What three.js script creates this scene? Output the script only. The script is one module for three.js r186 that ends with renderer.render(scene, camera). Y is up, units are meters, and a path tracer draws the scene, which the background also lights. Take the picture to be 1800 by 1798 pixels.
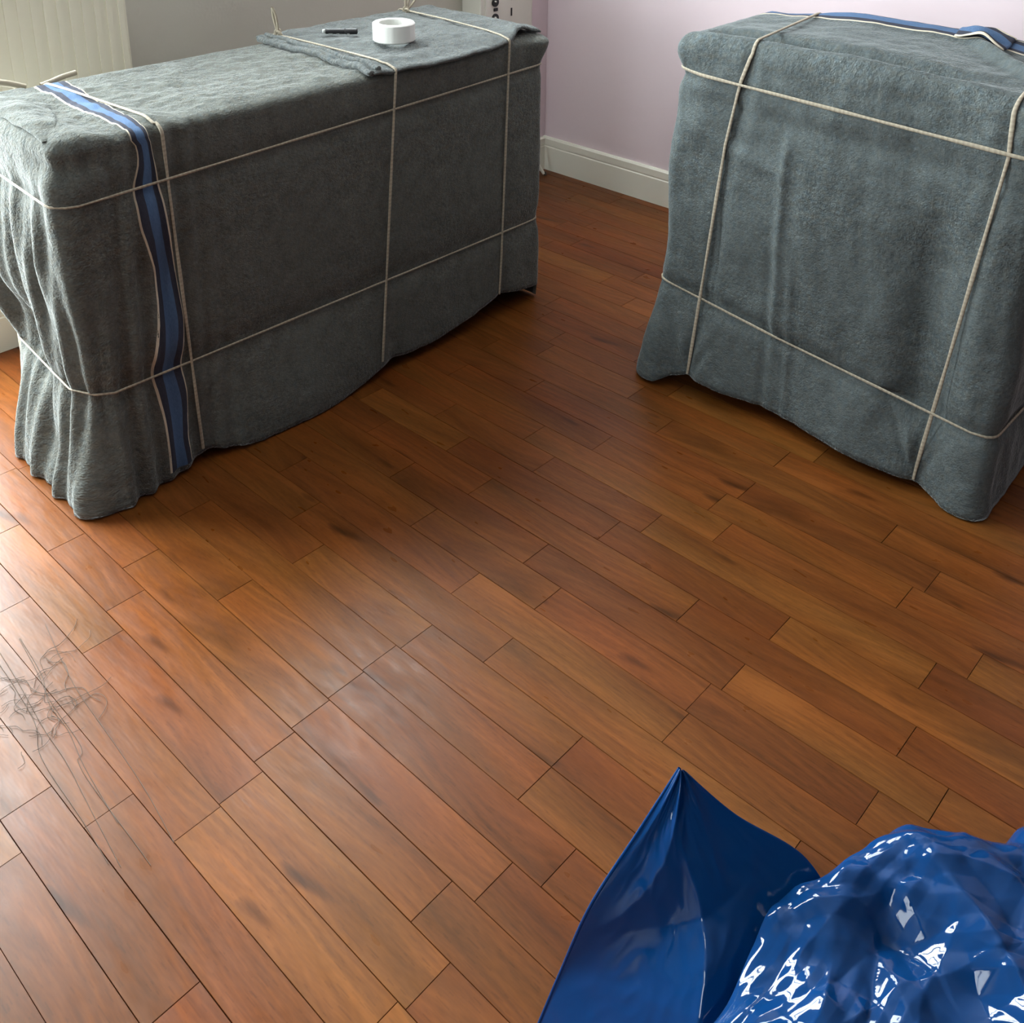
import * as THREE from 'three';
import { ImprovedNoise } from 'three/addons/math/ImprovedNoise.js';
import { RoundedBoxGeometry } from 'three/addons/geometries/RoundedBoxGeometry.js';
import { mergeGeometries, toCreasedNormals } from 'three/addons/utils/BufferGeometryUtils.js';
import { MeshBVH, acceleratedRaycast } from 'three-mesh-bvh';
import { RectAreaLightUniformsLib } from 'three/addons/lights/RectAreaLightUniformsLib.js';

// ------------------------------------------------------------------ camera, light, exposure
const scene = new THREE.Scene();
const renderer = new THREE.WebGLRenderer({ antialias: true });
renderer.toneMapping = THREE.LinearToneMapping;
renderer.toneMappingExposure = 0.9;
renderer.shadowMap.enabled = true;
RectAreaLightUniformsLib.init();

// x runs along the lilac wall and the planks, z along the grey window wall; the corner base is the origin.
const camera = new THREE.PerspectiveCamera(2 * Math.atan(899 / 1864.3) * 180 / Math.PI, 1800 / 1798, 0.05, 60);
camera.position.set(2.712, 1.5, 3.158);
camera.rotation.order = 'YXZ';
camera.rotation.set(THREE.MathUtils.degToRad(-20.517), THREE.MathUtils.degToRad(42.314), THREE.MathUtils.degToRad(0.797));
camera.setViewOffset(1800, 1798, -5.5, 580.4, 1800, 1798);   // the photograph is the lower part of a taller frame
scene.add(camera);

const DAY = new THREE.Color().setRGB(0.88, 0.97, 1.0);
// daylight: a glazed balcony door in the grey wall just left of the picture, a high window over the long bundle in the same wall,
// and a wide window in the wall behind the camera
const DOOR = { z0: 2.24, z1: 3.04, y0: 0.1, y1: 2.16 };
const HIGH = { z0: 0.6, z1: 1.68, y0: 1.5, y1: 2.55 };
const WIN = { x0: 0.1, x1: 1.7, y0: 0.9, y1: 2.35 };
scene.background = DAY.clone();
scene.backgroundIntensity = 6.0;
function windowLight(name, power, w, h, from, to) {
  const a = new THREE.RectAreaLight(DAY, power, w - 0.02, h - 0.02);
  a.name = name; a.position.set(...from); a.lookAt(...to); scene.add(a);
}
windowLight('high_window_daylight', 38, HIGH.z1 - HIGH.z0, HIGH.y1 - HIGH.y0, [-0.17, (HIGH.y0 + HIGH.y1) / 2, (HIGH.z0 + HIGH.z1) / 2], [5, (HIGH.y0 + HIGH.y1) / 2, (HIGH.z0 + HIGH.z1) / 2]);
windowLight('door_daylight', 55, DOOR.z1 - DOOR.z0, DOOR.y1 - DOOR.y0, [-0.17, (DOOR.y0 + DOOR.y1) / 2, (DOOR.z0 + DOOR.z1) / 2], [5, (DOOR.y0 + DOOR.y1) / 2, (DOOR.z0 + DOOR.z1) / 2]);
windowLight('window_daylight', 13, WIN.x1 - WIN.x0, WIN.y1 - WIN.y0, [(WIN.x0 + WIN.x1) / 2, (WIN.y0 + WIN.y1) / 2, 7.47], [(WIN.x0 + WIN.x1) / 2, (WIN.y0 + WIN.y1) / 2, 0]);

// ------------------------------------------------------------------ helpers
let seed = 7;
const rnd = () => ((seed = (seed * 1664525 + 1013904223) >>> 0) / 4294967296);
const rr = (a, b) => a + (b - a) * rnd();
const noise = new ImprovedNoise();
const N = (x, y = 0, z = 0) => noise.noise(x + 31.7, y + 17.3, z + 5.1);
const gauss = (d, w) => Math.exp(-(d * d) / (w * w));
const sstep = (a, b, x) => { const t = Math.min(1, Math.max(0, (x - a) / (b - a))); return t * t * (3 - 2 * t); };
const lerp = (a, b, t) => a + (b - a) * t;
const clamp = (x, a, b) => Math.min(b, Math.max(a, x));
function table(pts, x) {                                          // piecewise linear, pts sorted by first entry
  if (x <= pts[0][0]) return pts[0][1];
  for (let i = 1; i < pts.length; i++) if (x <= pts[i][0]) return lerp(pts[i - 1][1], pts[i][1], (x - pts[i - 1][0]) / (pts[i][0] - pts[i - 1][0]));
  return pts[pts.length - 1][1];
}
const taken = {};
function numbered(name) { const k = taken[name] = (taken[name] ?? -1) + 1; return k ? `${name}_${String(k).padStart(3, '0')}` : name; }
function put(name, geometry, material, parent = scene) {
  const m = new THREE.Mesh(geometry, material); m.name = numbered(name); m.castShadow = m.receiveShadow = true; parent.add(m); return m;
}
function struct(name, geometry, material) { const m = put(name, geometry, material); m.userData.kind = 'structure'; return m; }
function thing(name, label, category, pos = [0, 0, 0], group) {
  const g = new THREE.Group(); g.name = numbered(name); g.position.set(...pos); g.userData = { label, category };
  if (group) g.userData.group = group;
  scene.add(g); return g;
}
const box = (w, h, d, x, y, z) => new THREE.BoxGeometry(w, h, d).translate(x, y, z);
const rbox = (w, h, d, r, x, y, z) => new RoundedBoxGeometry(w, h, d, 2, r).translate(x, y, z);
const lin = (r, g, b) => new THREE.Color().setRGB(r, g, b);
function dataTexture(w, h, fn, srgb = false) {
  const d = new Uint8Array(w * h * 4);
  for (let y = 0; y < h; y++) for (let x = 0; x < w; x++) {
    const c = fn(x, y), i = (y * w + x) * 4;
    for (let k = 0; k < 3; k++) d[i + k] = clamp(Math.round((Array.isArray(c) ? c[k] : c) * 255), 0, 255);
    d[i + 3] = 255;
  }
  const t = new THREE.DataTexture(d, w, h, THREE.RGBAFormat);
  t.wrapS = t.wrapT = THREE.RepeatWrapping; t.magFilter = THREE.LinearFilter; t.minFilter = THREE.LinearMipmapLinearFilter; t.generateMipmaps = true;
  if (srgb) t.colorSpace = THREE.SRGBColorSpace;
  t.needsUpdate = true; return t;
}
function withRepeat(t, rx, ry) { const c = t.clone(); c.repeat.set(rx, ry); c.needsUpdate = true; return c; }
// tiling noise: blends four shifted samples so that a tile of size p repeats without a seam
function tileN(x, y, p, f, k = 0) {
  const u = x / p, v = y / p, s = (a, b) => N(a * f, b * f, k);
  return s(x, y) * (1 - u) * (1 - v) + s(x - p, y) * u * (1 - v) + s(x, y - p) * (1 - u) * v + s(x - p, y - p) * u * v;
}
// a sheet with real thickness from a surface function
function sheet(fn, nu, nv, thick, uvOf = (p) => [p.x, p.z]) {
  const top = [], idx = [], W = nu + 1, pos = [], uv = [];
  for (let j = 0; j <= nv; j++) for (let i = 0; i <= nu; i++) top.push(fn(i / nu, j / nv));
  const nor = [], du = new THREE.Vector3(), dv = new THREE.Vector3();
  for (let j = 0; j <= nv; j++) for (let i = 0; i <= nu; i++) {
    const at = (a, b) => top[clamp(b, 0, nv) * W + clamp(a, 0, nu)];
    du.subVectors(at(i + 1, j), at(i - 1, j)); dv.subVectors(at(i, j + 1), at(i, j - 1));
    nor.push(new THREE.Vector3().crossVectors(dv, du).normalize());
  }
  for (const side of [0, 1]) top.forEach((p, k) => {
    const i = k % W, j = Math.floor(k / W), edge = Math.min(i, nu - i, j, nv - j), t = thick * (edge === 0 ? 0.35 : 1);
    const q = p.clone().addScaledVector(nor[k], side ? -t / 2 : t / 2); pos.push(q.x, q.y, q.z); uv.push(...uvOf(p, i / nu, j / nv));
  });
  const M = top.length;
  for (let j = 0; j < nv; j++) for (let i = 0; i < nu; i++) {
    const a = j * W + i, b = a + 1, c = a + W, d = c + 1;
    idx.push(a, c, b, b, c, d, M + a, M + b, M + c, M + b, M + d, M + c);
  }
  const rim = [];
  for (let i = 0; i < nu; i++) rim.push([i, i + 1]);
  for (let j = 0; j < nv; j++) rim.push([j * W + nu, (j + 1) * W + nu]);
  for (let i = nu; i > 0; i--) rim.push([nv * W + i, nv * W + i - 1]);
  for (let j = nv; j > 0; j--) rim.push([j * W, (j - 1) * W]);
  for (const [a, b] of rim) idx.push(a, b, M + a, b, M + b, M + a);
  const g = new THREE.BufferGeometry();
  g.setAttribute('position', new THREE.Float32BufferAttribute(pos, 3)); g.setAttribute('uv', new THREE.Float32BufferAttribute(uv, 2));
  g.setIndex(idx); g.computeVertexNormals(); return g;
}
// a flat-sectioned cord or ribbon along points; wide = half width, deep = half depth, normals from the surface it lies on
function ribbon(points, normals, wide, deep, close = false) {
  const n = points.length, pos = [], uv = [], idx = [], K = 8, t = new THREE.Vector3(), b = new THREE.Vector3(), m = new THREE.Vector3();
  let len = 0;
  for (let i = 0; i < n; i++) {
    const p0 = points[close ? (i - 1 + n) % n : Math.max(0, i - 1)], p1 = points[close ? (i + 1) % n : Math.min(n - 1, i + 1)];
    t.subVectors(p1, p0).normalize(); m.copy(normals[i]).addScaledVector(t, -normals[i].dot(t)).normalize(); b.crossVectors(t, m);
    if (i) len += points[i].distanceTo(points[i - 1]);
    const tw = 1 + 0.13 * Math.sin(len * 17) + 0.07 * Math.sin(len * 41);
    for (let k = 0; k < K; k++) {
      const a = k / K * Math.PI * 2, q = points[i].clone().addScaledVector(b, Math.cos(a) * wide * tw).addScaledVector(m, Math.sin(a) * deep);
      pos.push(q.x, q.y, q.z); uv.push(k / K * 0.02, len);
    }
  }
  const last = close ? n : n - 1;
  for (let i = 0; i < last; i++) for (let k = 0; k < K; k++) {
    const a = i * K + k, c = i * K + (k + 1) % K, d = ((i + 1) % n) * K + k, e = ((i + 1) % n) * K + (k + 1) % K;
    idx.push(a, c, d, c, e, d);
  }
  if (!close) for (const [o, f] of [[0, 0], [(n - 1) * K, 1]]) for (let k = 1; k < K - 1; k++) f ? idx.push(o, o + k, o + k + 1) : idx.push(o, o + k + 1, o + k);
  const g = new THREE.BufferGeometry();
  g.setAttribute('position', new THREE.Float32BufferAttribute(pos, 3)); g.setAttribute('uv', new THREE.Float32BufferAttribute(uv, 2));
  g.setIndex(idx); g.computeVertexNormals(); return g;
}
const tube = (pts, r, seg = 40) => new THREE.TubeGeometry(new THREE.CatmullRomCurve3(pts.map((p) => new THREE.Vector3(...p)), false, 'centripetal'), seg, r, 7, false);

// ------------------------------------------------------------------ materials
// felted blanket: heathered fibres, flecks and pills
const FELT = dataTexture(512, 512, (x, y) => {
  const X = x / 512, Y = y / 512;
  let v = 0.82 + 0.12 * tileN(X, Y, 1, 9, 1) + 0.13 * tileN(X, Y, 1, 34, 2) + 0.13 * tileN(X, Y, 1, 90, 3) + rr(-0.07, 0.07);
  const fleck = tileN(X, Y, 1, 60, 9); if (fleck > 0.42) v += 0.14; if (fleck < -0.44) v -= 0.12;
  const tint = 0.05 * tileN(X, Y, 1, 26, 5);
  return [v + tint, v, v - tint];
}, true);
const FELT_BUMP = dataTexture(512, 512, (x, y) => {
  const X = x / 512, Y = y / 512;
  return 0.5 + 0.30 * tileN(X, Y, 1, 11, 11) + 0.25 * tileN(X, Y, 1, 38, 12) + 0.22 * tileN(X, Y, 1, 100, 13);
});
const blanketMat = (r, g, b, bump) => new THREE.MeshPhysicalMaterial({
  color: lin(r, g, b), roughness: 1, map: withRepeat(FELT, 3.2, 3.2), bumpMap: withRepeat(FELT_BUMP, 3.2, 3.2), bumpScale: bump,
  sheen: 0.8, sheenRoughness: 0.45, sheenColor: lin(0.9, 0.95, 0.95), side: THREE.DoubleSide, specularIntensity: 0.2,
});
const M = {
  blanket: blanketMat(0.17, 0.178, 0.16, 0.005),
  blanket2: blanketMat(0.148, 0.172, 0.172, 0.004),
  flap: blanketMat(0.17, 0.183, 0.178, 0.005),
  cord: new THREE.MeshStandardMaterial({ color: lin(0.46, 0.40, 0.30), roughness: 0.75, map: withRepeat(dataTexture(16, 64, (x, y) => 0.88 + 0.05 * Math.sin((x + y) * 0.8) + rr(-0.05, 0.05), true), 10, 12) }),
  lilac: new THREE.MeshStandardMaterial({ color: lin(0.74, 0.62, 0.655), roughness: 0.8 }),
  grey: new THREE.MeshStandardMaterial({ color: lin(0.52, 0.5, 0.43), roughness: 0.85 }),
  trim: new THREE.MeshStandardMaterial({ color: lin(0.78, 0.76, 0.66), roughness: 0.45 }),
  ceiling: new THREE.MeshStandardMaterial({ color: lin(0.5, 0.49, 0.47), roughness: 0.9 }),
  plum: new THREE.MeshStandardMaterial({ color: lin(0.17, 0.12, 0.14), roughness: 0.85 }),
  enamel: new THREE.MeshStandardMaterial({ color: lin(0.72, 0.68, 0.55), roughness: 0.4 }),
  frame: new THREE.MeshStandardMaterial({ color: lin(0.8, 0.8, 0.78), roughness: 0.4 }),
  glass: new THREE.MeshPhysicalMaterial({ color: 0xffffff, transmission: 1, thickness: 0, roughness: 0, ior: 1.5 }),
  plastic: new THREE.MeshStandardMaterial({ color: lin(0.72, 0.7, 0.62), roughness: 0.4 }),
  black: new THREE.MeshStandardMaterial({ color: lin(0.012, 0.012, 0.013), roughness: 0.4 }),
  dark: new THREE.MeshStandardMaterial({ color: lin(0.03, 0.018, 0.012), roughness: 0.8 }),
};
{ // painted plaster: a faint roller texture
  const t = dataTexture(256, 256, (x, y) => 0.5 + 0.25 * tileN(x / 256, y / 256, 1, 40, 21) + 0.2 * tileN(x / 256, y / 256, 1, 13, 22));
  for (const m of [M.lilac, M.grey, M.plum, M.ceiling]) { m.bumpMap = withRepeat(t, 3, 3); m.bumpScale = 0.0012; }
}

// ------------------------------------------------------------------ room shell
const ROOM = { x0: -0.1, x1: 6.6, z0: -0.015, z1: 7.4, h: 2.7 };
{
  const s = new THREE.Shape([[-0.3, 0], [ROOM.z1 + 0.2, 0], [ROOM.z1 + 0.2, ROOM.h], [-0.3, ROOM.h]].map((p) => new THREE.Vector2(...p)));
  for (const o of [DOOR, HIGH]) s.holes.push(new THREE.Path([[o.z0, o.y0], [o.z0, o.y1], [o.z1, o.y1], [o.z1, o.y0]].map((p) => new THREE.Vector2(...p))));
  const g = new THREE.ExtrudeGeometry(s, { depth: 0.26, bevelEnabled: false });
  g.rotateY(-Math.PI / 2).translate(ROOM.x0, 0, 0);                // shape x -> z, extruded towards -x
  struct('wall_left', g, M.grey);
  struct('wall_back', box(ROOM.x1 + 0.6, ROOM.h, 0.2, ROOM.x1 / 2, ROOM.h / 2, ROOM.z0 - 0.1), M.lilac);
  struct('wall_right', box(0.2, ROOM.h, ROOM.z1 + 0.4, ROOM.x1 + 0.1, ROOM.h / 2, ROOM.z1 / 2), M.plum);
  const fs = new THREE.Shape([[-0.3, 0], [ROOM.x1 + 0.3, 0], [ROOM.x1 + 0.3, ROOM.h], [-0.3, ROOM.h]].map((p) => new THREE.Vector2(...p)));
  fs.holes.push(new THREE.Path([[WIN.x0, WIN.y0], [WIN.x0, WIN.y1], [WIN.x1, WIN.y1], [WIN.x1, WIN.y0]].map((p) => new THREE.Vector2(...p))));
  struct('wall_front', new THREE.ExtrudeGeometry(fs, { depth: 0.2, bevelEnabled: false }).translate(0, 0, ROOM.z1), M.plum);
  struct('ceiling', box(ROOM.x1 + 0.8, 0.2, ROOM.z1 + 0.6, ROOM.x1 / 2, ROOM.h + 0.1, ROOM.z1 / 2), M.ceiling);
  // lilac boxed-in pipe chase in the corner
  const chase = struct('wall_chase', box(0.085, ROOM.h, 0.105, -0.0575, ROOM.h / 2, 0.0375), M.lilac);
  chase.userData.label = 'narrow lilac boxed-in pipe chase in the room corner';
  // baseboards: a lower board and a set-back moulding above a groove
  const prof = new THREE.Shape([[0, 0], [0.0155, 0], [0.0155, 0.1], [0.0125, 0.1035], [0.0125, 0.106], [0.0145, 0.109], [0.0145, 0.134], [0.009, 0.141], [0, 0.141]].map((p) => new THREE.Vector2(...p)));
  const board = (len) => new THREE.ExtrudeGeometry(prof, { depth: len, bevelEnabled: false });
  struct('baseboard_back', board(ROOM.x1).rotateY(Math.PI / 2).scale(1, 1, -1).translate(-0.0149, 0, ROOM.z0), M.trim);
  struct('baseboard_chase', board(0.088).translate(-0.0148, 0, 0.0), M.trim);
  struct('baseboard_left', board(DOOR.z0 - 0.1).translate(ROOM.x0, 0, 0.092), M.trim);
  for (const n of ['baseboard_back']) { const g2 = scene.getObjectByName(n).geometry, ix = g2.index; if (!ix) { const p = g2.attributes; for (const k of Object.keys(p)) { const a = p[k], s2 = a.itemSize; for (let i = 0; i < a.count; i += 3) for (let c = 0; c < s2; c++) { const t = a.array[(i + 1) * s2 + c]; a.array[(i + 1) * s2 + c] = a.array[(i + 2) * s2 + c]; a.array[(i + 2) * s2 + c] = t; } } g2.computeVertexNormals(); } }
  // glazed door and window: frame, mullion, panes (built facing +x, then turned)
  const opening = (name, L, H, parts) => {
    const w = new THREE.Group(); w.name = name; w.userData.kind = 'structure'; scene.add(w);
    for (const [h, l, y, z] of [[0.05, L, 0.025, 0], [0.05, L, H - 0.025, 0], [H - 0.1, 0.05, H / 2, 0.025 - L / 2], [H - 0.1, 0.05, H / 2, L / 2 - 0.025]]) put('frame_bar', rbox(0.06, h, l, 0.004, 0, y, z), M.frame, w);
    put('mullion', rbox(0.065, H - 0.1, 0.07, 0.004, 0, H / 2, 0), M.frame, w);
    for (const k of [-1, 1]) put('pane', box(0.006, H - 0.1, L / 2 - 0.085, 0, H / 2, k * (L / 4 - 0.0075)), M.glass, w);
    put('handle', rbox(0.03, 0.12, 0.02, 0.004, 0.045, H * 0.46, 0), M.frame, w);
    return w;
  };
  opening('door_1', DOOR.z1 - DOOR.z0, DOOR.y1 - DOOR.y0).position.set(-0.128, DOOR.y0, (DOOR.z0 + DOOR.z1) / 2);
  opening('window_1', HIGH.z1 - HIGH.z0, HIGH.y1 - HIGH.y0).position.set(-0.128, HIGH.y0, (HIGH.z0 + HIGH.z1) / 2);
  const win = opening('window_2', WIN.x1 - WIN.x0, WIN.y1 - WIN.y0); win.position.set((WIN.x0 + WIN.x1) / 2, WIN.y0, ROOM.z1 + 0.03); win.rotation.y = Math.PI / 2;
}

// ------------------------------------------------------------------ plank floor
const WOOD = dataTexture(1024, 256, (x, y) => {
  const X = x / 1024 * 1.6, Y = y / 256 * 0.4;
  const warp = N(X * 2.2, Y * 9, 40) * 0.05;
  let v = 0.86 + 0.08 * N(X * 5, (Y + warp) * 70, 41) + 0.08 * N(X * 14, (Y + warp) * 190, 42) + 0.06 * N(X * 60, Y * 420, 43) + 0.17 * N(X * 2.4, Y * 14, 44);
  const ring = Math.sin((Y + warp * 1.6 + N(X * 1.3, Y * 3, 45) * 0.05) * 210); v += 0.02 * ring;
  const pore = N(X * 30, Y * 520, 46); if (pore > 0.45) v -= 0.07;
  const knot = N(X * 7, Y * 22, 47); if (knot < -0.5) v -= (-0.5 - knot) * 1.6;
  const warm = 0.05 * N(X * 3, Y * 12, 48);
  return [v + warm, v - warm * 0.3, v - warm];
}, true);
const WOOD_BUMP = dataTexture(512, 256, (x, y) => { const X = x / 512 * 1.6, Y = y / 256 * 0.4; return 0.5 + 0.22 * N(X * 6, Y * 12, 51) + 0.16 * N(X * 18, Y * 60, 52) + 0.1 * N(X * 40, Y * 260, 53); });
const WOOD_ROUGH = dataTexture(512, 256, (x, y) => { const X = x / 512 * 1.6, Y = y / 256 * 0.4; return 0.8 + 0.18 * N(X * 9, Y * 40, 55) + 0.14 * N(X * 34, Y * 90, 56); });
const tones = [[0.18, 0.056, 0.011], [0.175, 0.052, 0.011], [0.2, 0.066, 0.013], [0.155, 0.045, 0.0095], [0.18, 0.053, 0.0125], [0.215, 0.074, 0.0145], [0.14, 0.039, 0.009]];
const plankMats = tones.map((t) => new THREE.MeshPhysicalMaterial({
  color: lin(...t), map: WOOD, roughness: 0.42, roughnessMap: WOOD_ROUGH, bumpMap: WOOD_BUMP, bumpScale: 0.0006, specularIntensity: 0.32,
}));
function plankGeometry(len, wid, u0, v0, lift) {                  // top inset by a chamfer; 18 triangles
  const c = 0.0004, h = 0.014, a = len / 2, b = wid / 2, y1 = lift, y2 = lift - 0.0014;
  const ring = (dx, y) => [[-a + dx, y, -b + dx], [a - dx, y, -b + dx], [a - dx, y, b - dx], [-a + dx, y, b - dx]];
  const R = [ring(c, y1), ring(0, y2), ring(0, y1 - h)], pos = [], uv = [], quad = (p, q, r, s) => {
    for (const k of [p, r, q, p, s, r]) { pos.push(...k); uv.push((k[0] + u0) / 1.6, (k[2] + v0 + (k[1] - lift)) / 0.4); }
  };
  quad(...R[0]);
  for (let l = 0; l < 2; l++) for (let k = 0; k < 4; k++) { const n = (k + 1) % 4; quad(R[l][k], R[l + 1][k], R[l + 1][n], R[l][n]); }
  const g = new THREE.BufferGeometry();
  g.setAttribute('position', new THREE.Float32BufferAttribute(pos, 3)); g.setAttribute('uv', new THREE.Float32BufferAttribute(uv, 2)); g.computeVertexNormals();
  return g;
}
{
  const floor = struct('floor', box(ROOM.x1 + 0.6, 0.1, ROOM.z1 + 0.6, ROOM.x1 / 2, -0.0635, ROOM.z1 / 2), M.dark);
  const PW = 0.0815, rest = [], fixed = { 31: [1.565, 2.0], 32: [1.57, 1.985], 30: [1.05, 1.54, 1.92], 29: [1.53, 1.545 + 0.42], 28: [1.18, 1.525, 2.02], 27: [0.9, 1.52, 1.9], 26: [1.2, 1.9], 33: [0.8, 1.45, 1.975], 21: [1.3, 1.864], 19: [1.35, 1.66], 16: [1.75, 2.18] };
  let count = 0;
  const k0 = Math.floor((ROOM.z0 - 2.566) / PW) - 0, k1 = Math.ceil((ROOM.z1 - 2.566) / PW);
  for (let k = k0; k < k1; k++) {
    const z = 2.566 + PW * (k + 0.5), row = k - k0;
    let cuts = [ROOM.x0];
    const forced = (fixed[row] || []).slice();
    while (cuts[cuts.length - 1] < ROOM.x1) {
      let next = cuts[cuts.length - 1] + rr(0.3, 0.62);
      if (forced.length && next > forced[0] - 0.24) next = forced.shift();
      cuts.push(next);
    }
    for (let i = 1; i < cuts.length; i++) {
      const a = cuts[i - 1], b = Math.min(cuts[i], ROOM.x1), gap = rr(0.0004, 0.0014), lift = rr(-0.0002, 0), mat = Math.floor(rnd() * rnd() * 1.25 * tones.length) % tones.length;
      if (b - a < 0.02) continue;
      const cx = (a + b) / 2, g = plankGeometry(b - a - gap * 0.7, PW - gap, rr((b - a) / 2, 1.6 - (b - a) / 2), rr(0.06, 0.34), lift);
      const seen = b > 0 && a < 3.0 && z < 3.05 && (a + b) / 2 < 1.0 + 2.1 * sstep(-0.5, 2.2, z) + 0.6;
      if (seen && count < 300) { const m = put('plank', g, plankMats[mat], floor); m.position.set(cx, 0, z); count++; }
      else rest.push(g.translate(cx, 0, z));
    }
  }
  put('planks_beyond', mergeGeometries(rest), plankMats[0], floor).userData.kind = 'stuff';
}

// ------------------------------------------------------------------ radiator under the window
{
  const z0 = 1.77, n = 13, pitch = 0.0333, y0 = 0.22, y1 = 1.025, x = 0.03;
  const r = thing('radiator', 'cream ribbed panel radiator on the grey wall behind the long bundle', 'radiator', [0, 0, z0]);
  put('panel', rbox(0.018, y1 - y0, n * pitch, 0.004, x - 0.022, (y0 + y1) / 2, n * pitch / 2), M.enamel, r);
  const s = new THREE.Shape(); s.moveTo(-0.0075, -0.003); s.lineTo(-0.0075, 0); s.bezierCurveTo(-0.0065, 0.009, -0.004, 0.0135, 0, 0.0135); s.bezierCurveTo(0.004, 0.0135, 0.0065, 0.009, 0.0075, 0); s.lineTo(0.0075, -0.003); s.closePath();
  const rib = new THREE.ExtrudeGeometry(s, { depth: y1 - y0 - 0.03, bevelEnabled: false, curveSegments: 5 }).rotateX(-Math.PI / 2).rotateY(Math.PI / 2);
  for (let i = 0; i < n; i++) { const m = put('rib', rib, M.enamel, r); m.position.set(x - 0.0135, y0 + 0.015, pitch * (i + 0.42)); }
  put('side_cover', rbox(0.075, y1 - y0 - 0.02, 0.004, 0.0015, x - 0.052, (y0 + y1) / 2, 0.0), M.enamel, r);
  for (const f of [0.2, 0.8]) put('bracket', box(0.06, 0.5, 0.03, -0.068, 0.55, f * n * pitch), M.enamel, r);
  put('pipe', new THREE.CylinderGeometry(0.008, 0.008, 0.22, 10).translate(0.0, 0.11, n * pitch - 0.03), M.enamel, r);
}

// ------------------------------------------------------------------ socket box in the corner, white rod on the floor
{
  const t = thing('socket_box', 'white electrical trunking box with black sockets in the far room corner', 'socket box', [-0.1, 0, 0.092]);
  put('housing', rbox(0.1, 1.3, 0.288, 0.005, 0.05, 0.8, 0.144), M.plastic, t);
  put('cover', rbox(0.006, 1.2, 0.13, 0.002, 0.102, 0.8, 0.2), M.plastic, t);
  for (const y of [0.56, 0.62, 0.68, 0.74]) {
    const s = put('socket', new THREE.CylinderGeometry(0.017, 0.017, 0.006, 20).rotateZ(Math.PI / 2).translate(0.107, y, 0.218), M.black, t);
    put('pin', new THREE.CylinderGeometry(0.003, 0.003, 0.008, 8).rotateZ(Math.PI / 2).translate(0.112, y + 0.004, 0.222), M.plastic, s);
    put('switch', rbox(0.008, 0.012, 0.02, 0.002, 0.106, y + 0.032, 0.215), M.black, t);
    put('slot', box(0.004, 0.03, 0.007, 0.1, y + 0.01, 0.122), M.black, t);
  }
  const c = put('cable', new THREE.CylinderGeometry(0.004, 0.004, 1.5, 10), M.black); c.position.set(-0.006, 0.76, 0.1);
  c.userData = { label: 'thin black cable running down beside the white socket box', category: 'cable' };
  const p = thing('white_rod', 'short white rod with a dark tip leaning in the baseboard corner', 'rod', [0.05, 0, 0.06]);
  put('rod', tube([[0, 0.008, 0], [-0.012, 0.045, 0.02], [-0.024, 0.088, 0.036], [-0.036, 0.14, 0.05]], 0.0065, 12), M.trim, p);
  put('tip', new THREE.CylinderGeometry(0.0062, 0.0062, 0.014, 12).rotateZ(0.4).translate(0.003, 0.0075, -0.004), M.dark, p);
}

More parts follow.
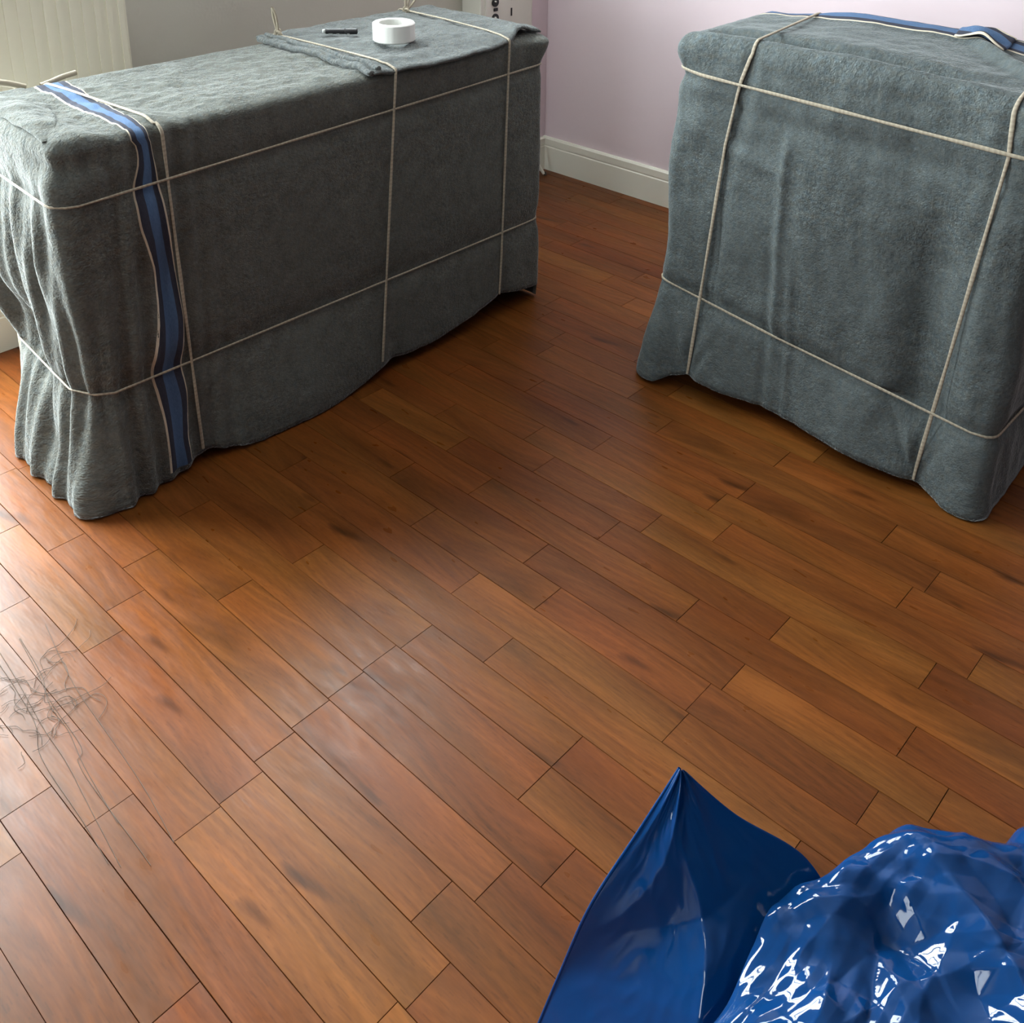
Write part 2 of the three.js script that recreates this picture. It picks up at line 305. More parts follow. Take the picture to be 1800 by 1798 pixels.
// ------------------------------------------------------------------ draped bundles
// A blanket pulled over a piece of furniture: skirt round a rounded rectangle, rounded top edge, top. out(p) and top(x, z) shape the folds.
function drape({ x0, x1, z0, z1, h, rc, re, hem, out, top, n = 520, rows = 84, topRows = 44 }) {
  const per = [], hx = (x1 - x0) / 2, hz = (z1 - z0) / 2, cx = (x0 + x1) / 2, cz = (z0 + z1) / 2;
  const lz = 2 * (hz - rc), lx = 2 * (hx - rc), arc = Math.PI / 2 * rc, P = 2 * lx + 2 * lz + 4 * arc;
  const corner = [[x1 - rc, z1 - rc, 0], [x0 + rc, z1 - rc, 1], [x0 + rc, z0 + rc, 2], [x1 - rc, z0 + rc, 3]];
  for (let i = 0; i <= n; i++) {                                     // from the middle of the back side, round by z1
    let s = i / n * P, q;
    const seq = [[lz / 2, 'x0', 1], [arc, 1], [lx, 'z1'], [arc, 0], [lz, 'x1'], [arc, 3], [lx, 'z0'], [arc, 2], [lz / 2 + 1e-9, 'x0', 0]];
    for (const [len, what, half] of seq) {
      if (s > len) { s -= len; continue; }
      if (what === 'x0') q = [x0, half ? cz + s : z0 + rc + s, -1, 0];
      else if (what === 'z1') q = [x0 + rc + s, z1, 0, 1];
      else if (what === 'x1') q = [x1, z1 - rc - s, 1, 0];
      else if (what === 'z0') q = [x1 - rc - s, z0, 0, -1];
      else { const a0 = { 1: Math.PI, 0: Math.PI / 2, 3: 0, 2: -Math.PI / 2 }[what], a = a0 - s / rc; q = [corner[what][0] + rc * Math.cos(a), corner[what][1] + rc * Math.sin(a), Math.cos(a), Math.sin(a)]; }
      break;
    }
    q ??= [x0, cz, -1, 0];
    per.push({ x: q[0], z: q[1], nx: q[2], nz: q[3], s: i / n * P });
  }
  const rings = [], ringUV = [], W = n + 1, EDGE = 7;
  const ring = (f) => { const r = [], u = []; per.forEach((p, i) => { const [v, t] = f(p, i); r.push(v); u.push(t); }); rings.push(r); ringUV.push(u); };
  const at = (p, y, inset = 0) => { const o = out({ ...p, y }) - inset; return new THREE.Vector3(p.x + p.nx * o, y, p.z + p.nz * o); };
  ring((p) => [at(p, hem(p) + 0.10, 0.009), [p.s, -0.1]]);
  ring((p) => [at(p, hem(p) + 0.006, 0.009), [p.s, -0.01]]);
  for (let j = 0; j <= rows; j++) ring((p) => { const y = lerp(hem(p), h - re, Math.pow(j / rows, 0.95)); return [at(p, y), [p.s, y]]; });
  for (let e = 1; e <= EDGE; e++) ring((p) => {
    const a = e / EDGE * Math.PI / 2, o = out({ ...p, y: h - re }) * Math.cos(a) - re * (1 - Math.cos(a));
    const x = p.x + p.nx * o, z = p.z + p.nz * o;
    return [new THREE.Vector3(x, h - re + (re + top(x, z)) * Math.sin(a), z), [p.s, h - re + re * a]];
  });
  const seamRow = rings.length - 1, hm = Math.min(hx, hz);
  for (let k = 1; k <= topRows; k++) ring((p, i) => {
    const b = rings[seamRow][i], t = k / topRows, qx = clamp(p.x, x0 + hm, x1 - hm), qz = clamp(p.z, z0 + hm, z1 - hm);
    const x = lerp(b.x, qx, t), z = lerp(b.z, qz, t);
    return [new THREE.Vector3(x, h + top(x, z), z), [x, z]];
  });
  const V = [], UV = [], idx = [];
  rings.forEach((r, j) => r.forEach((v, i) => { V.push(v.x, v.y, v.z); UV.push(...ringUV[j][i]); }));
  for (let j = 0; j < rings.length - 1; j++) for (let i = 0; i < n; i++) { const a = j * W + i, b = a + 1, c = a + W, d = c + 1; idx.push(a, b, c, b, d, c); }
  const g = new THREE.BufferGeometry(); g.setAttribute('position', new THREE.Float32BufferAttribute(V, 3)); g.setIndex(idx); g.computeVertexNormals();
  const nor = g.attributes.normal.array;
  for (let j = 0; j < rings.length; j++) { const a = (j * W) * 3, b = (j * W + n) * 3; for (let c = 0; c < 3; c++) { const m = (nor[a + c] + nor[b + c]); nor[a + c] = nor[b + c] = m; } }
  // the top takes its own uv, so the edge ring is doubled there
  const pos = V.slice(), no = Array.from(nor), base = V.length / 3;
  for (let i = 0; i <= n; i++) { const k = (seamRow * W + i) * 3; pos.push(V[k], V[k + 1], V[k + 2]); no.push(nor[k], nor[k + 1], nor[k + 2]); UV.push(V[k], V[k + 2]); }
  const lo = (seamRow) * n * 6;
  for (let q = lo; q < lo + n * 6; q++) if (idx[q] < (seamRow + 1) * W) idx[q] = base + (idx[q] - seamRow * W);
  const f = new THREE.BufferGeometry();
  f.setAttribute('position', new THREE.Float32BufferAttribute(pos, 3)); f.setAttribute('normal', new THREE.Float32BufferAttribute(no, 3)); f.setAttribute('uv', new THREE.Float32BufferAttribute(UV, 2)); f.setIndex(idx);
  return { geometry: f, per };
}
const castable = (m) => { m.updateMatrixWorld(true); m.geometry.boundsTree = new MeshBVH(m.geometry, { indirect: true }); m.raycast = acceleratedRaycast; return m; };
const ray = new THREE.Raycaster(), V3 = (x, y, z) => new THREE.Vector3(x, y, z);
function surfacePoint(meshes, from, dir) {                          // first point of the cloth met from outside, with its normal
  ray.firstHitOnly = true; ray.set(from, dir.clone().normalize()); const hit = ray.intersectObjects(meshes, false)[0];
  if (!hit) return null;
  const n = hit.face.normal.clone().transformDirection(hit.object.matrixWorld); if (n.dot(dir) > 0) n.negate();
  return { p: hit.point, n };
}
function hull2(pts) {                                               // convex hull (indices) of [x, y] points, anticlockwise
  const o = pts.map((_, i) => i).sort((a, b) => pts[a][0] - pts[b][0] || pts[a][1] - pts[b][1]), half = (list) => {
    const h = []; for (const i of list) { while (h.length > 1) { const [a, b] = [pts[h[h.length - 2]], pts[h[h.length - 1]]], c = pts[i]; if ((b[0] - a[0]) * (c[1] - a[1]) - (b[1] - a[1]) * (c[0] - a[0]) <= 0) h.pop(); else break; } h.push(i); } h.pop(); return h; };
  return [...half(o), ...half(o.reverse())];
}
// a cord pulled tight round the bundle in a plane: hull of the section, resampled
function taut(points, plane) {                                      // plane(p) -> [a, b] in the plane of the cord
  const q = points.map((s) => plane(s.p)), h = hull2(q).sort((a, b) => a - b), out = [];
  for (let k = 0; k < h.length; k++) {
    const a = points[h[k]], b = points[h[(k + 1) % h.length]];
    if (k === h.length - 1) { out.push(a); break; }
    const steps = Math.max(1, Math.round(a.p.distanceTo(b.p) / 0.02));
    for (let i = 0; i < steps; i++) { const t = i / steps; out.push({ p: a.p.clone().lerp(b.p, t), n: a.n.clone().lerp(b.n, t).normalize() }); }
  }
  return out;
}
function cordMesh(name, pts, wide, deep, parent, close = false) {
  return put(name, ribbon(pts.map((s) => s.p.clone().addScaledVector(s.n, deep * 0.9)), pts.map((s) => s.n), wide, deep, close), M.cord, parent);
}
function roundCord(name, cloth, per, yOf, wide, deep, parent) {     // a cord round the four sides
  const pts = [];
  for (let i = 0; i < per.length - 1; i += 3) { const p = per[i], s = surfacePoint([cloth], V3(p.x + p.nx * 0.4, yOf(p), p.z + p.nz * 0.4), V3(-p.nx, 0, -p.nz)); if (s) pts.push(s); }
  return cordMesh(name, taut(pts, (p) => [p.x, p.z]), wide, deep, parent);
}
// stripe woven into the blanket: cream edge, navy, blue, navy, cream edge
const stripeTex = dataTexture(128, 64, (x, y) => {
  const u = x / 128, v = rr(-0.03, 0.03), c = u < 0.07 || u > 0.93 ? [0.78, 0.74, 0.66] : u < 0.3 || u > 0.72 ? [0.17, 0.18, 0.23] : [0.27, 0.37, 0.50];
  return c.map((k) => k + v);
}, true);
const stripeMat = new THREE.MeshStandardMaterial({ map: stripeTex, roughness: 0.95, bumpMap: withRepeat(FELT_BUMP, 1, 3), bumpScale: 0.001, side: THREE.DoubleSide });
function stripeMesh(rows, lift, parent) {                           // rows: arrays of {p, n}, left to right
  const pos = [], uv = [], idx = []; let len = 0; const K = rows[0].length;
  rows.forEach((r, j) => { if (j) len += r[0].p.distanceTo(rows[j - 1][0].p); r.forEach((s, i) => { const e = i === 0 || i === K - 1 ? lift * 0.2 : lift * (i === 1 || i === K - 2 ? 1.6 : 1); const q = s.p.clone().addScaledVector(s.n, e); pos.push(q.x, q.y, q.z); uv.push(i / (K - 1), len * 4); }); });
  for (let j = 0; j < rows.length - 1; j++) for (let i = 0; i < K - 1; i++) { const a = j * K + i; idx.push(a, a + 1, a + K, a + 1, a + K + 1, a + K); }
  const g = new THREE.BufferGeometry(); g.setAttribute('position', new THREE.Float32BufferAttribute(pos, 3)); g.setAttribute('uv', new THREE.Float32BufferAttribute(uv, 2)); g.setIndex(idx); g.computeVertexNormals();
  return put('woven_stripe', g, stripeMat, parent);
}

// --- the long bundle along the grey wall
{
  const B = { x0: 0.3, x1: 0.772, z0: 0.9, z1: 2.338, h: 0.838 };
  const root = thing('wrapped_sideboard', 'long low furniture piece wrapped in grey blanket and tied with cord, tape roll on top', 'wrapped furniture', [0, 0, 0]);
  const hemFront = [[0.9, 0.05], [0.98, 0.058], [1.09, 0.078], [1.2, 0.05], [1.37, 0.03], [1.52, 0.036], [1.62, 0.012], [1.7, 0.004], [1.95, 0.004], [2.0, 0.012], [2.08, 0.03], [2.13, 0.012], [2.19, 0.005], [2.34, 0.004]];
  const flareF = [[0.9, 0], [1.52, 0.004], [1.65, 0.018], [1.78, 0.034], [1.98, 0.026], [2.08, 0.0], [2.19, 0.006], [2.33, 0.034]];
  const top = (x, z) => {
    const e = Math.min(x - B.x0, B.x1 - x, z - B.z0, B.z1 - z), k = sstep(0, 0.06, e);
    return k * (0.006 * N(x * 9, z * 9, 1) + 0.0045 * N(x * 24, z * 20, 2) + 0.0025 * N(x * 60, z * 55, 3)) - 0.004 * gauss(z - 1.49, 0.02) + 0.012 * gauss(z - 2.28, 0.05) * sstep(0.3, 0.5, x) - 0.006 * sstep(0.72, 0.77, x);
  };
  const out = ({ x, y, z, nx, nz, s }) => {
    const f = Math.max(0, nx) ** 2, e = Math.max(0, nz) ** 2, bk = Math.max(0, -nx) ** 2, far = Math.max(0, -nz) ** 2, low = 1 - sstep(0.02, 0.26, y);
    let o = 0.005 * N(s * 3.1, y * 3, 4) + 0.002 * N(s * 11, y * 7, 5) + 0.0009 * N(s * 40, y * 34, 6);
    // front
    const near = sstep(2.1, 2.3, z);
    o += f * (table(flareF, z) * low + near * 0.007 * Math.sin((z - 2.34) * 105 + y * 2.2) * (0.5 + 0.5 * sstep(0.75, 0.3, y)) + 0.004 * sstep(1.9, 2.1, z) * Math.sin(z * 130 + y * 5));
    o += f * (0.006 * gauss(z - 2.16, 0.05) * Math.sin(y * 22));
    for (const zs of [2.1, 1.5, 1.07]) o -= f * 0.007 * gauss(z - zs, 0.025) * (0.4 + low);
    // end towards the camera: hanging folds, tucked in at the lower cord, flared hem
    const fold = Math.sin(x * 62 + y * 7 + 2.2 * N(x * 6, y * 2.4, 7)) * 0.5 + Math.sin(x * 118 - y * 5 + 1.3) * 0.3;
    o += e * (0.014 * fold * sstep(0.82, 0.55, y) + 0.006 + 0.042 * (1 - sstep(0.0, 0.24, y)));
    o += e * (-0.055 * gauss(x - 0.49, 0.07) * gauss(y - 0.33 + (x - 0.49) * 0.5, 0.09) + 0.012 * gauss(y - 0.55, 0.14));
    o -= e * 0.02 * gauss(x - 0.6, 0.05) * gauss(y - 0.1, 0.06);
    // back corner of that end drawn in by the cord
    o -= (bk + e * sstep(0.46, 0.32, x)) * sstep(1.9, 2.3, z) * (0.055 * sstep(0.39, 0.27, y) + 0.02 * sstep(0.2, 0, y));
    // waist under both cords
    o -= 0.007 * gauss(y - table([[0.9, 0.75], [1.08, 0.736], [1.5, 0.72], [2.1, 0.704], [2.34, 0.713]], z), 0.03) + 0.009 * gauss(y - 0.275, 0.035);
    // far top corner stands out above the cord
    o += (f * sstep(1.02, 0.9, z) + far * sstep(0.6, 0.75, x)) * 0.022 * gauss(y - 0.83, 0.06);
    // near top corner: a pinched fold running down the edge
    o += (f * sstep(2.2, 2.32, z) + e * sstep(0.62, 0.75, x)) * (0.012 * gauss(y - 0.72, 0.05) - 0.01 * gauss(y - 0.79, 0.025));
    return o;
  };
  const hem = (p) => (p.nx > 0.5 ? table(hemFront, p.z) : 0.004) + 0.0025 * Math.abs(N(p.s * 30, 0, 8));
  const { geometry, per } = drape({ ...B, rc: 0.035, re: 0.024, hem, out, top });
  const cloth = castable(put('blanket', geometry, M.blanket, root));
  // second blanket folded over the far half of the top: its doubled edge lies along the middle cord
  const edgeX = [[0.87, 0.735], [0.9, 0.752], [0.95, 0.745], [1.0, 0.75], [1.06, 0.776], [1.089, 0.78], [1.2, 0.8], [1.345, 0.803], [1.49, 0.786], [1.56, 0.78]];
  const topY = (x, z) => B.h + top(clamp(x, B.x0, B.x1), clamp(z, B.z0, B.z1));
  const flapY = (x, z) => topY(x, z) + 0.009 + 0.004 * N(x * 14, z * 14, 9) + 0.002 * N(x * 40, z * 36, 9) + 0.017 * gauss(z - 0.985, 0.04) * sstep(0.62, 0.74, x) - 0.004 * sstep(0.74, 0.8, x) - 0.012 * sstep(0.915, 0.88, z);
  put('folded_blanket', sheet((u, v) => {
    const z = lerp(0.905, 1.545, v) + 0.003 * N(u * 9, v, 3), xe = table(edgeX, z), x = lerp(0.285, xe, u);
    return V3(x, flapY(x, z), z);
  }, 70, 90, 0.012), M.flap, root);
  for (const [zz, yy, w] of [[1.524, 0.016, 0.007], [1.547, 0.008, 0.008]]) {   // rolled hems of that blanket
    const pts = []; for (let i = 0; i <= 60; i++) { const x = lerp(0.30, 0.775, i / 60), z = zz + 0.004 * N(x * 14, zz * 9, 2) + 0.012 * (x - 0.5); pts.push({ p: V3(x, topY(x, z) + yy + 0.002 * N(x * 30, zz, 4), z), n: V3(0, 1, 0) }); }
    put('hem', ribbon(pts.map((q) => q.p), pts.map((q) => q.n), w, 0.0075), M.flap, root);
  }
  const folded = castable(root.children.find((c) => c.name.startsWith('folded_blanket')));
  const solid = [cloth, folded];
  // cords over the top and down the front
  const over = (topLine, frontLine, wide) => {
    const pts = [];
    for (let i = 0; i <= 40; i++) { const x = lerp(0.285, 0.752, i / 40), z = table(topLine, x), s = surfacePoint(solid, V3(x, 1.4, z), V3(0, -1, 0)); if (s) pts.push({ ...s, n: V3(0, 1, 0) }); }
    for (let i = 1; i < 10; i++) { const d = V3(-Math.sin(i / 10 * 1.571), -Math.cos(i / 10 * 1.571), 0), s = surfacePoint(solid, V3(0.745, 0.81, table(frontLine, 0.83)).addScaledVector(d, -0.3), d); if (s) pts.push({ ...s, n: d.clone().negate() }); }
    for (let i = 0; i <= 70; i++) { const y = lerp(0.818, frontLine[0][0] + 0.004, i / 70), z = table(frontLine, y), s = surfacePoint([cloth], V3(1.3, y, z), V3(-1, 0, 0)); if (s && s.p.x > 0.7) pts.push({ ...s, n: V3(1, 0, 0) }); }
    const t = taut(pts, (p) => [p.x, p.y]).sort((a, b) => (a.p.x - a.p.y) - (b.p.x - b.p.y));
    return cordMesh('cord', t, wide, 0.0024, root);
  };
  over([[0.28, 2.14], [0.8, 2.115]], [[0.035, 2.092], [0.27, 2.093], [0.5, 2.111], [0.838, 2.112]], 0.0037);
  over([[0.28, 1.492], [0.8, 1.487]], [[0.045, 1.553], [0.268, 1.525], [0.65, 1.492], [0.838, 1.482]], 0.0037);
  over([[0.28, 1.03], [0.55, 1.045], [0.8, 1.066]], [[0.075, 1.088], [0.55, 1.068], [0.838, 1.063]], 0.0037);
  roundCord('cord', cloth, per, (p) => table([[0.9, 0.752], [0.96, 0.75], [1.08, 0.736], [1.5, 0.72], [2.1, 0.704], [2.34, 0.714]], p.z) + (p.nz > 0.5 ? (0.77 - p.x) * 0.03 : 0), 0.0029, 0.002, root);
  roundCord('cord', cloth, per, (p) => (p.nz > 0.5 ? 0.284 : table([[0.9, 0.274], [1.5, 0.27], [2.2, 0.269], [2.34, 0.28]], p.z)), 0.0027, 0.002, root);
  // knots and loose ends at the back edge
  const knot = (x, z, ends, r = 0.0036) => {
    const y = 0.855, k = put('knot', new THREE.TorusKnotGeometry(0.008, 0.004, 40, 6, 2, 3).translate(x, y, z), M.cord, root);
    for (const e of ends) put('loose_end', tube(e, r, 20), M.cord, k);
  };
  knot(0.315, 1.492, [[[0.315, 0.855, 1.492], [0.313, 0.875, 1.497], [0.312, 0.905, 1.503], [0.316, 0.93, 1.507]], [[0.315, 0.855, 1.492], [0.318, 0.88, 1.495], [0.318, 0.91, 1.5], [0.316, 0.93, 1.507]]]);
  knot(0.325, 1.035, [[[0.325, 0.855, 1.035], [0.322, 0.872, 1.035], [0.318, 0.892, 1.03]], [[0.325, 0.855, 1.035], [0.325, 0.874, 1.028], [0.324, 0.893, 1.02]], [[0.325, 0.855, 1.035], [0.33, 0.87, 1.02], [0.333, 0.885, 1.005]]]);
  // woven stripe over the top and down the front
  const L = [[0.002, 2.187], [0.162, 2.183], [0.283, 2.194], [0.451, 2.166], [0.518, 2.163], [0.631, 2.186], [0.706, 2.187], [0.775, 2.167], [0.838, 2.176]];
  const R2 = [[0.002, 2.12], [0.091, 2.129], [0.188, 2.113], [0.28, 2.121], [0.387, 2.104], [0.501, 2.113], [0.715, 2.127], [0.838, 2.138]];
  const rows = [], smooth = (t, y) => (table(t, y - 0.015) + table(t, y) + table(t, y + 0.015)) / 3;
  for (let i = 0; i <= 40; i++) { const x = lerp(0.31, 0.745, i / 40), r = []; for (let k = 0; k <= 10; k++) { const z = lerp(table([[0.3, 2.17], [0.6, 2.185], [0.77, 2.18]], x), table([[0.3, 2.09], [0.6, 2.13], [0.77, 2.142]], x), k / 10), s = surfacePoint([cloth], V3(x, 1.4, z), V3(0, -1, 0)); r.push(s); } if (r.every(Boolean)) rows.push(r); }
  for (let i = 1; i < 8; i++) { const d = V3(-Math.sin(i / 8 * 1.571), -Math.cos(i / 8 * 1.571), 0), r = []; for (let k = 0; k <= 10; k++) r.push(surfacePoint([cloth], V3(0.745, 0.81, lerp(2.178, 2.139, k / 10)).addScaledVector(d, -0.3), d)); if (r.every(Boolean)) rows.push(r); }
  for (let i = 1; i <= 110; i++) { const y = lerp(0.81, 0.026, i / 110), r = []; for (let k = 0; k <= 10; k++) { const z = lerp(smooth(L, y), smooth(R2, y), k / 10), s = surfacePoint([cloth], V3(1.3, Math.max(y, hem({ nx: 1, z, s: 0 }) + 0.008), z), V3(-1, 0, 0)); r.push(s); } if (r.every((s) => s && s.p.x > 0.68)) rows.push(r); }
  stripeMesh(rows, 0.0012, root);
  // rolled blanket corners at the back and the overlapped edge on the near end
  put('tucked_corner', tube([[0.30, 0.832, 2.145], [0.298, 0.836, 2.12], [0.296, 0.842, 2.09], [0.292, 0.845, 2.055]], 0.0065, 16), M.cord, root);
  put('tucked_corner', tube([[0.27, 0.858, 2.34], [0.28, 0.86, 2.28], [0.29, 0.852, 2.225], [0.30, 0.835, 2.18]], 0.008, 16), M.cord, root);
  put('overlap', sheet((u, v) => { const x = lerp(0.31, 0.725, u), ze = 2.318 + 0.02 * u + 0.004 * N(u * 6, 0, 3), z = lerp(2.19 + 0.12 * u * u, ze, v); return V3(x, topY(x, z) + 0.004 + 0.002 * N(x * 30, z * 30, 5) - 0.006 * (1 - v) - 0.006 * sstep(0.8, 1, u), z); }, 44, 16, 0.008), M.blanket, root);
}

// --- the square bundle by the lilac wall
{
  const B = { x0: 1.287, x1: 2.185, z0: 0.585, z1: 1.037, h: 0.935 };
  const root = thing('wrapped_cabinet', 'square upright furniture piece wrapped in dark grey blanket with taut cords against the lilac wall', 'wrapped furniture', [0, 0, 0]);
  const hemF = [[1.28, 0.006], [1.33, 0.012], [1.367, 0.036], [1.414, 0.054], [1.567, 0.044], [1.727, 0.041], [1.877, 0.031], [2.017, 0.022], [2.07, 0.01], [2.1, 0.004], [2.19, 0.004]];
  const top = (x, z) => {
    const e = Math.min(x - B.x0, B.x1 - x, z - B.z0, B.z1 - z), k = sstep(-0.01, 0.05, e), w = (x - B.x0) / (B.x1 - B.x0);
    return 0.02 * gauss(w - 0.45, 0.45) * sstep(0.0, 0.05, e) + k * (0.005 * N(x * 8, z * 8, 21) + 0.002 * N(x * 26, z * 26, 22))
      + 0.012 * gauss(z - (1.0 + 0.03 * Math.sin(w * 4)), 0.03) * sstep(0.85, 0.4, w) * sstep(0, 0.12, w) - 0.032 * gauss(z - (0.93 + 0.03 * w), 0.026) * sstep(0.95, 0.5, w) * sstep(0.02, 0.12, w)
      + 0.024 * gauss(z - 0.605, 0.05) * sstep(0.1, 0.3, w) + 0.02 * gauss((z - 0.64) - (w - 0.62) * 0.9, 0.03) * sstep(0.6, 0.7, w);
  };
  const out = ({ x, y, z, nx, nz, s }) => {
    const f = Math.max(0, nz) ** 2, l = Math.max(0, -nx) ** 2, r = Math.max(0, nx) ** 2, low = 1 - sstep(0.0, 0.3, y);
    let o = 0.010 * N(s * 3.3, y * 3, 24) + 0.007 * N(s * 9, y * 6, 25) + 0.003 * N(s * 24, y * 9, 27) + 0.001 * N(s * 36, y * 30, 26);
    // left corner: roll at the top, nipped under it, flared foot
    const lc = l + f * sstep(1.4, 1.3, x);
    o += lc * (0.006 * gauss(y - 0.89, 0.03) - 0.016 * gauss(y - 0.85, 0.03) - 0.016 * gauss(y - 0.74, 0.09) + 0.045 * (1 - sstep(0, 0.3, y)));
    // front: full belly, hollow beside the right cord, gathers at the foot
    o += f * (0.016 * gauss(x - 1.68, 0.2) * gauss(y - 0.52, 0.25) - 0.042 * gauss(x - (1.99 - (y - 0.4) * 0.06), 0.06) * sstep(0.75, 0.5, y) * sstep(0.1, 0.25, y) + 0.012 * gauss(x - 2.1, 0.05));
    o += f * (0.008 * gauss(x - (1.625 + (0.75 - y) * 0.03), 0.012) * sstep(0.78, 0.7, y) * sstep(0.12, 0.3, y) + 0.004 * gauss(x - (1.66 + (0.75 - y) * 0.04), 0.01) * sstep(0.5, 0.4, y) - 0.005 * gauss(x - (1.6 + (0.75 - y) * 0.03), 0.012) * sstep(0.7, 0.3, y));
    o += f * (0.008 * gauss(y - (0.69 - (x - 1.5) * 0.25), 0.018) * gauss(x - 1.55, 0.12) + 0.006 * N(x * 10 + y * 5, y * 14, 28) * sstep(0.55, 0.75, y));
    o += f * (-0.012 * gauss(y - (0.79 - (x - 1.5) * 0.05), 0.02) * sstep(1.45, 1.6, x) * 0.6 + 0.01 * gauss(y - 0.845, 0.03));
    o += f * 0.03 * low * (0.5 + 0.5 * Math.sin(x * 14 + 0.6)) * sstep(1.3, 1.5, x);
    o += f * sstep(2.04, 2.14, x) * 0.025 * low;
    const h2 = table([[1.284, 0.289], [1.412, 0.28], [1.704, 0.242], [1.936, 0.209], [2.178, 0.2]], x);
    o -= 0.012 * gauss(y - h2, 0.022) * (f + r) + 0.008 * gauss(y - 0.845, 0.016);
    for (const [xa, xb] of [[1.51, 1.41], [2.1, 2.025]]) o -= f * 0.009 * gauss(x - lerp(xb, xa, y / 0.93), 0.02);
    for (const [px, py] of [[2.02, 0.06], [1.414, 0.07]]) for (let k = -2; k <= 2; k++) o += f * 0.006 * gauss((x - px) - k * 0.25 * (y - py + 0.03), 0.008) * gauss(y - py - 0.05, 0.06) * (k % 2 ? 1 : -1);
    return o;
  };
  const hem = (p) => (p.nz > 0.5 ? table(hemF, p.x) : 0.006) + 0.002 * Math.abs(N(p.s * 30, 0, 29));
  const { geometry, per } = drape({ ...B, rc: 0.04, re: 0.03, hem, out, top });
  const cloth = castable(put('blanket', geometry, M.blanket2, root));
  const over = (topLine, frontLine) => {
    const pts = [];
    for (let i = 0; i <= 40; i++) { const z = lerp(0.6, 1.0, i / 40), x = table(topLine, z), s = surfacePoint([cloth], V3(x, 1.4, z), V3(0, -1, 0)); if (s) pts.push({ ...s, n: V3(0, 1, 0) }); }
    for (let i = 1; i < 10; i++) { const d = V3(0, -Math.cos(i / 10 * 1.571), -Math.sin(i / 10 * 1.571)), s = surfacePoint([cloth], V3(table(frontLine, 0.93), 0.9, 1.0).addScaledVector(d, -0.3), d); if (s) pts.push({ ...s, n: d.clone().negate() }); }
    for (let i = 0; i <= 80; i++) { const y = lerp(0.915, frontLine[0][0] + 0.004, i / 80), x = table(frontLine, y), s = surfacePoint([cloth], V3(x, y, 1.6), V3(0, 0, -1)); if (s && s.p.z > 0.9) pts.push({ ...s, n: V3(0, 0, 1) }); }
    const t = taut(pts, (p) => [p.z, p.y]).sort((a, b) => (a.p.z - a.p.y) - (b.p.z - b.p.y));
    cordMesh('cord', t, 0.0043, 0.0024, root);
  };
  over([[0.6, 1.455], [1.03, 1.508]], [[0.054, 1.414], [0.279, 1.409], [0.555, 1.443], [0.851, 1.486], [0.95, 1.51]]);
  over([[0.6, 2.075], [1.03, 2.095]], [[0.022, 2.022], [0.188, 2.032], [0.604, 2.076], [0.821, 2.101], [0.95, 2.092]]);
  roundCord('cord', cloth, per, (p) => table([[1.287, 0.862], [1.493, 0.852], [1.77, 0.84], [2.18, 0.83]], p.x), 0.0042, 0.0024, root);
  roundCord('cord', cloth, per, (p) => table([[1.284, 0.289], [1.412, 0.28], [1.704, 0.242], [1.936, 0.209], [2.178, 0.2]], p.x), 0.0034, 0.0022, root);
  const stripeRow = (x, za, zb) => { const r = []; for (let k = 0; k <= 10; k++) r.push(surfacePoint([cloth], V3(x, 1.4, lerp(za, zb, k / 10)), V3(0, -1, 0))); return r; };
  const rows = [];
  for (let i = 0; i <= 90; i++) { const x = lerp(1.31, 2.17, i / 90), r = stripeRow(x, table([[1.3, 0.665], [1.6, 0.66], [1.8, 0.655], [1.9, 0.67], [2.17, 0.71]], x), table([[1.3, 0.605], [1.6, 0.61], [1.8, 0.61], [1.9, 0.625], [2.17, 0.64]], x)); if (r.every(Boolean)) rows.push(r); }
  stripeMesh(rows, 0.0015, root);
  put('gathered_fold', sheet((u, v) => { const x = lerp(1.82, 1.95, u), z = lerp(0.605, 0.685, v) + 0.05 * (u - 0.5), s = surfacePoint([cloth], V3(x, 1.4, z), V3(0, -1, 0)); return V3(x, (s ? s.p.y : 0.95) + 0.005 + 0.012 * Math.sin(Math.PI * u) * Math.abs(Math.sin(v * 7 + u * 3)), z); }, 36, 30, 0.005, (p, u, v) => [v, u]), stripeMat, root);
}

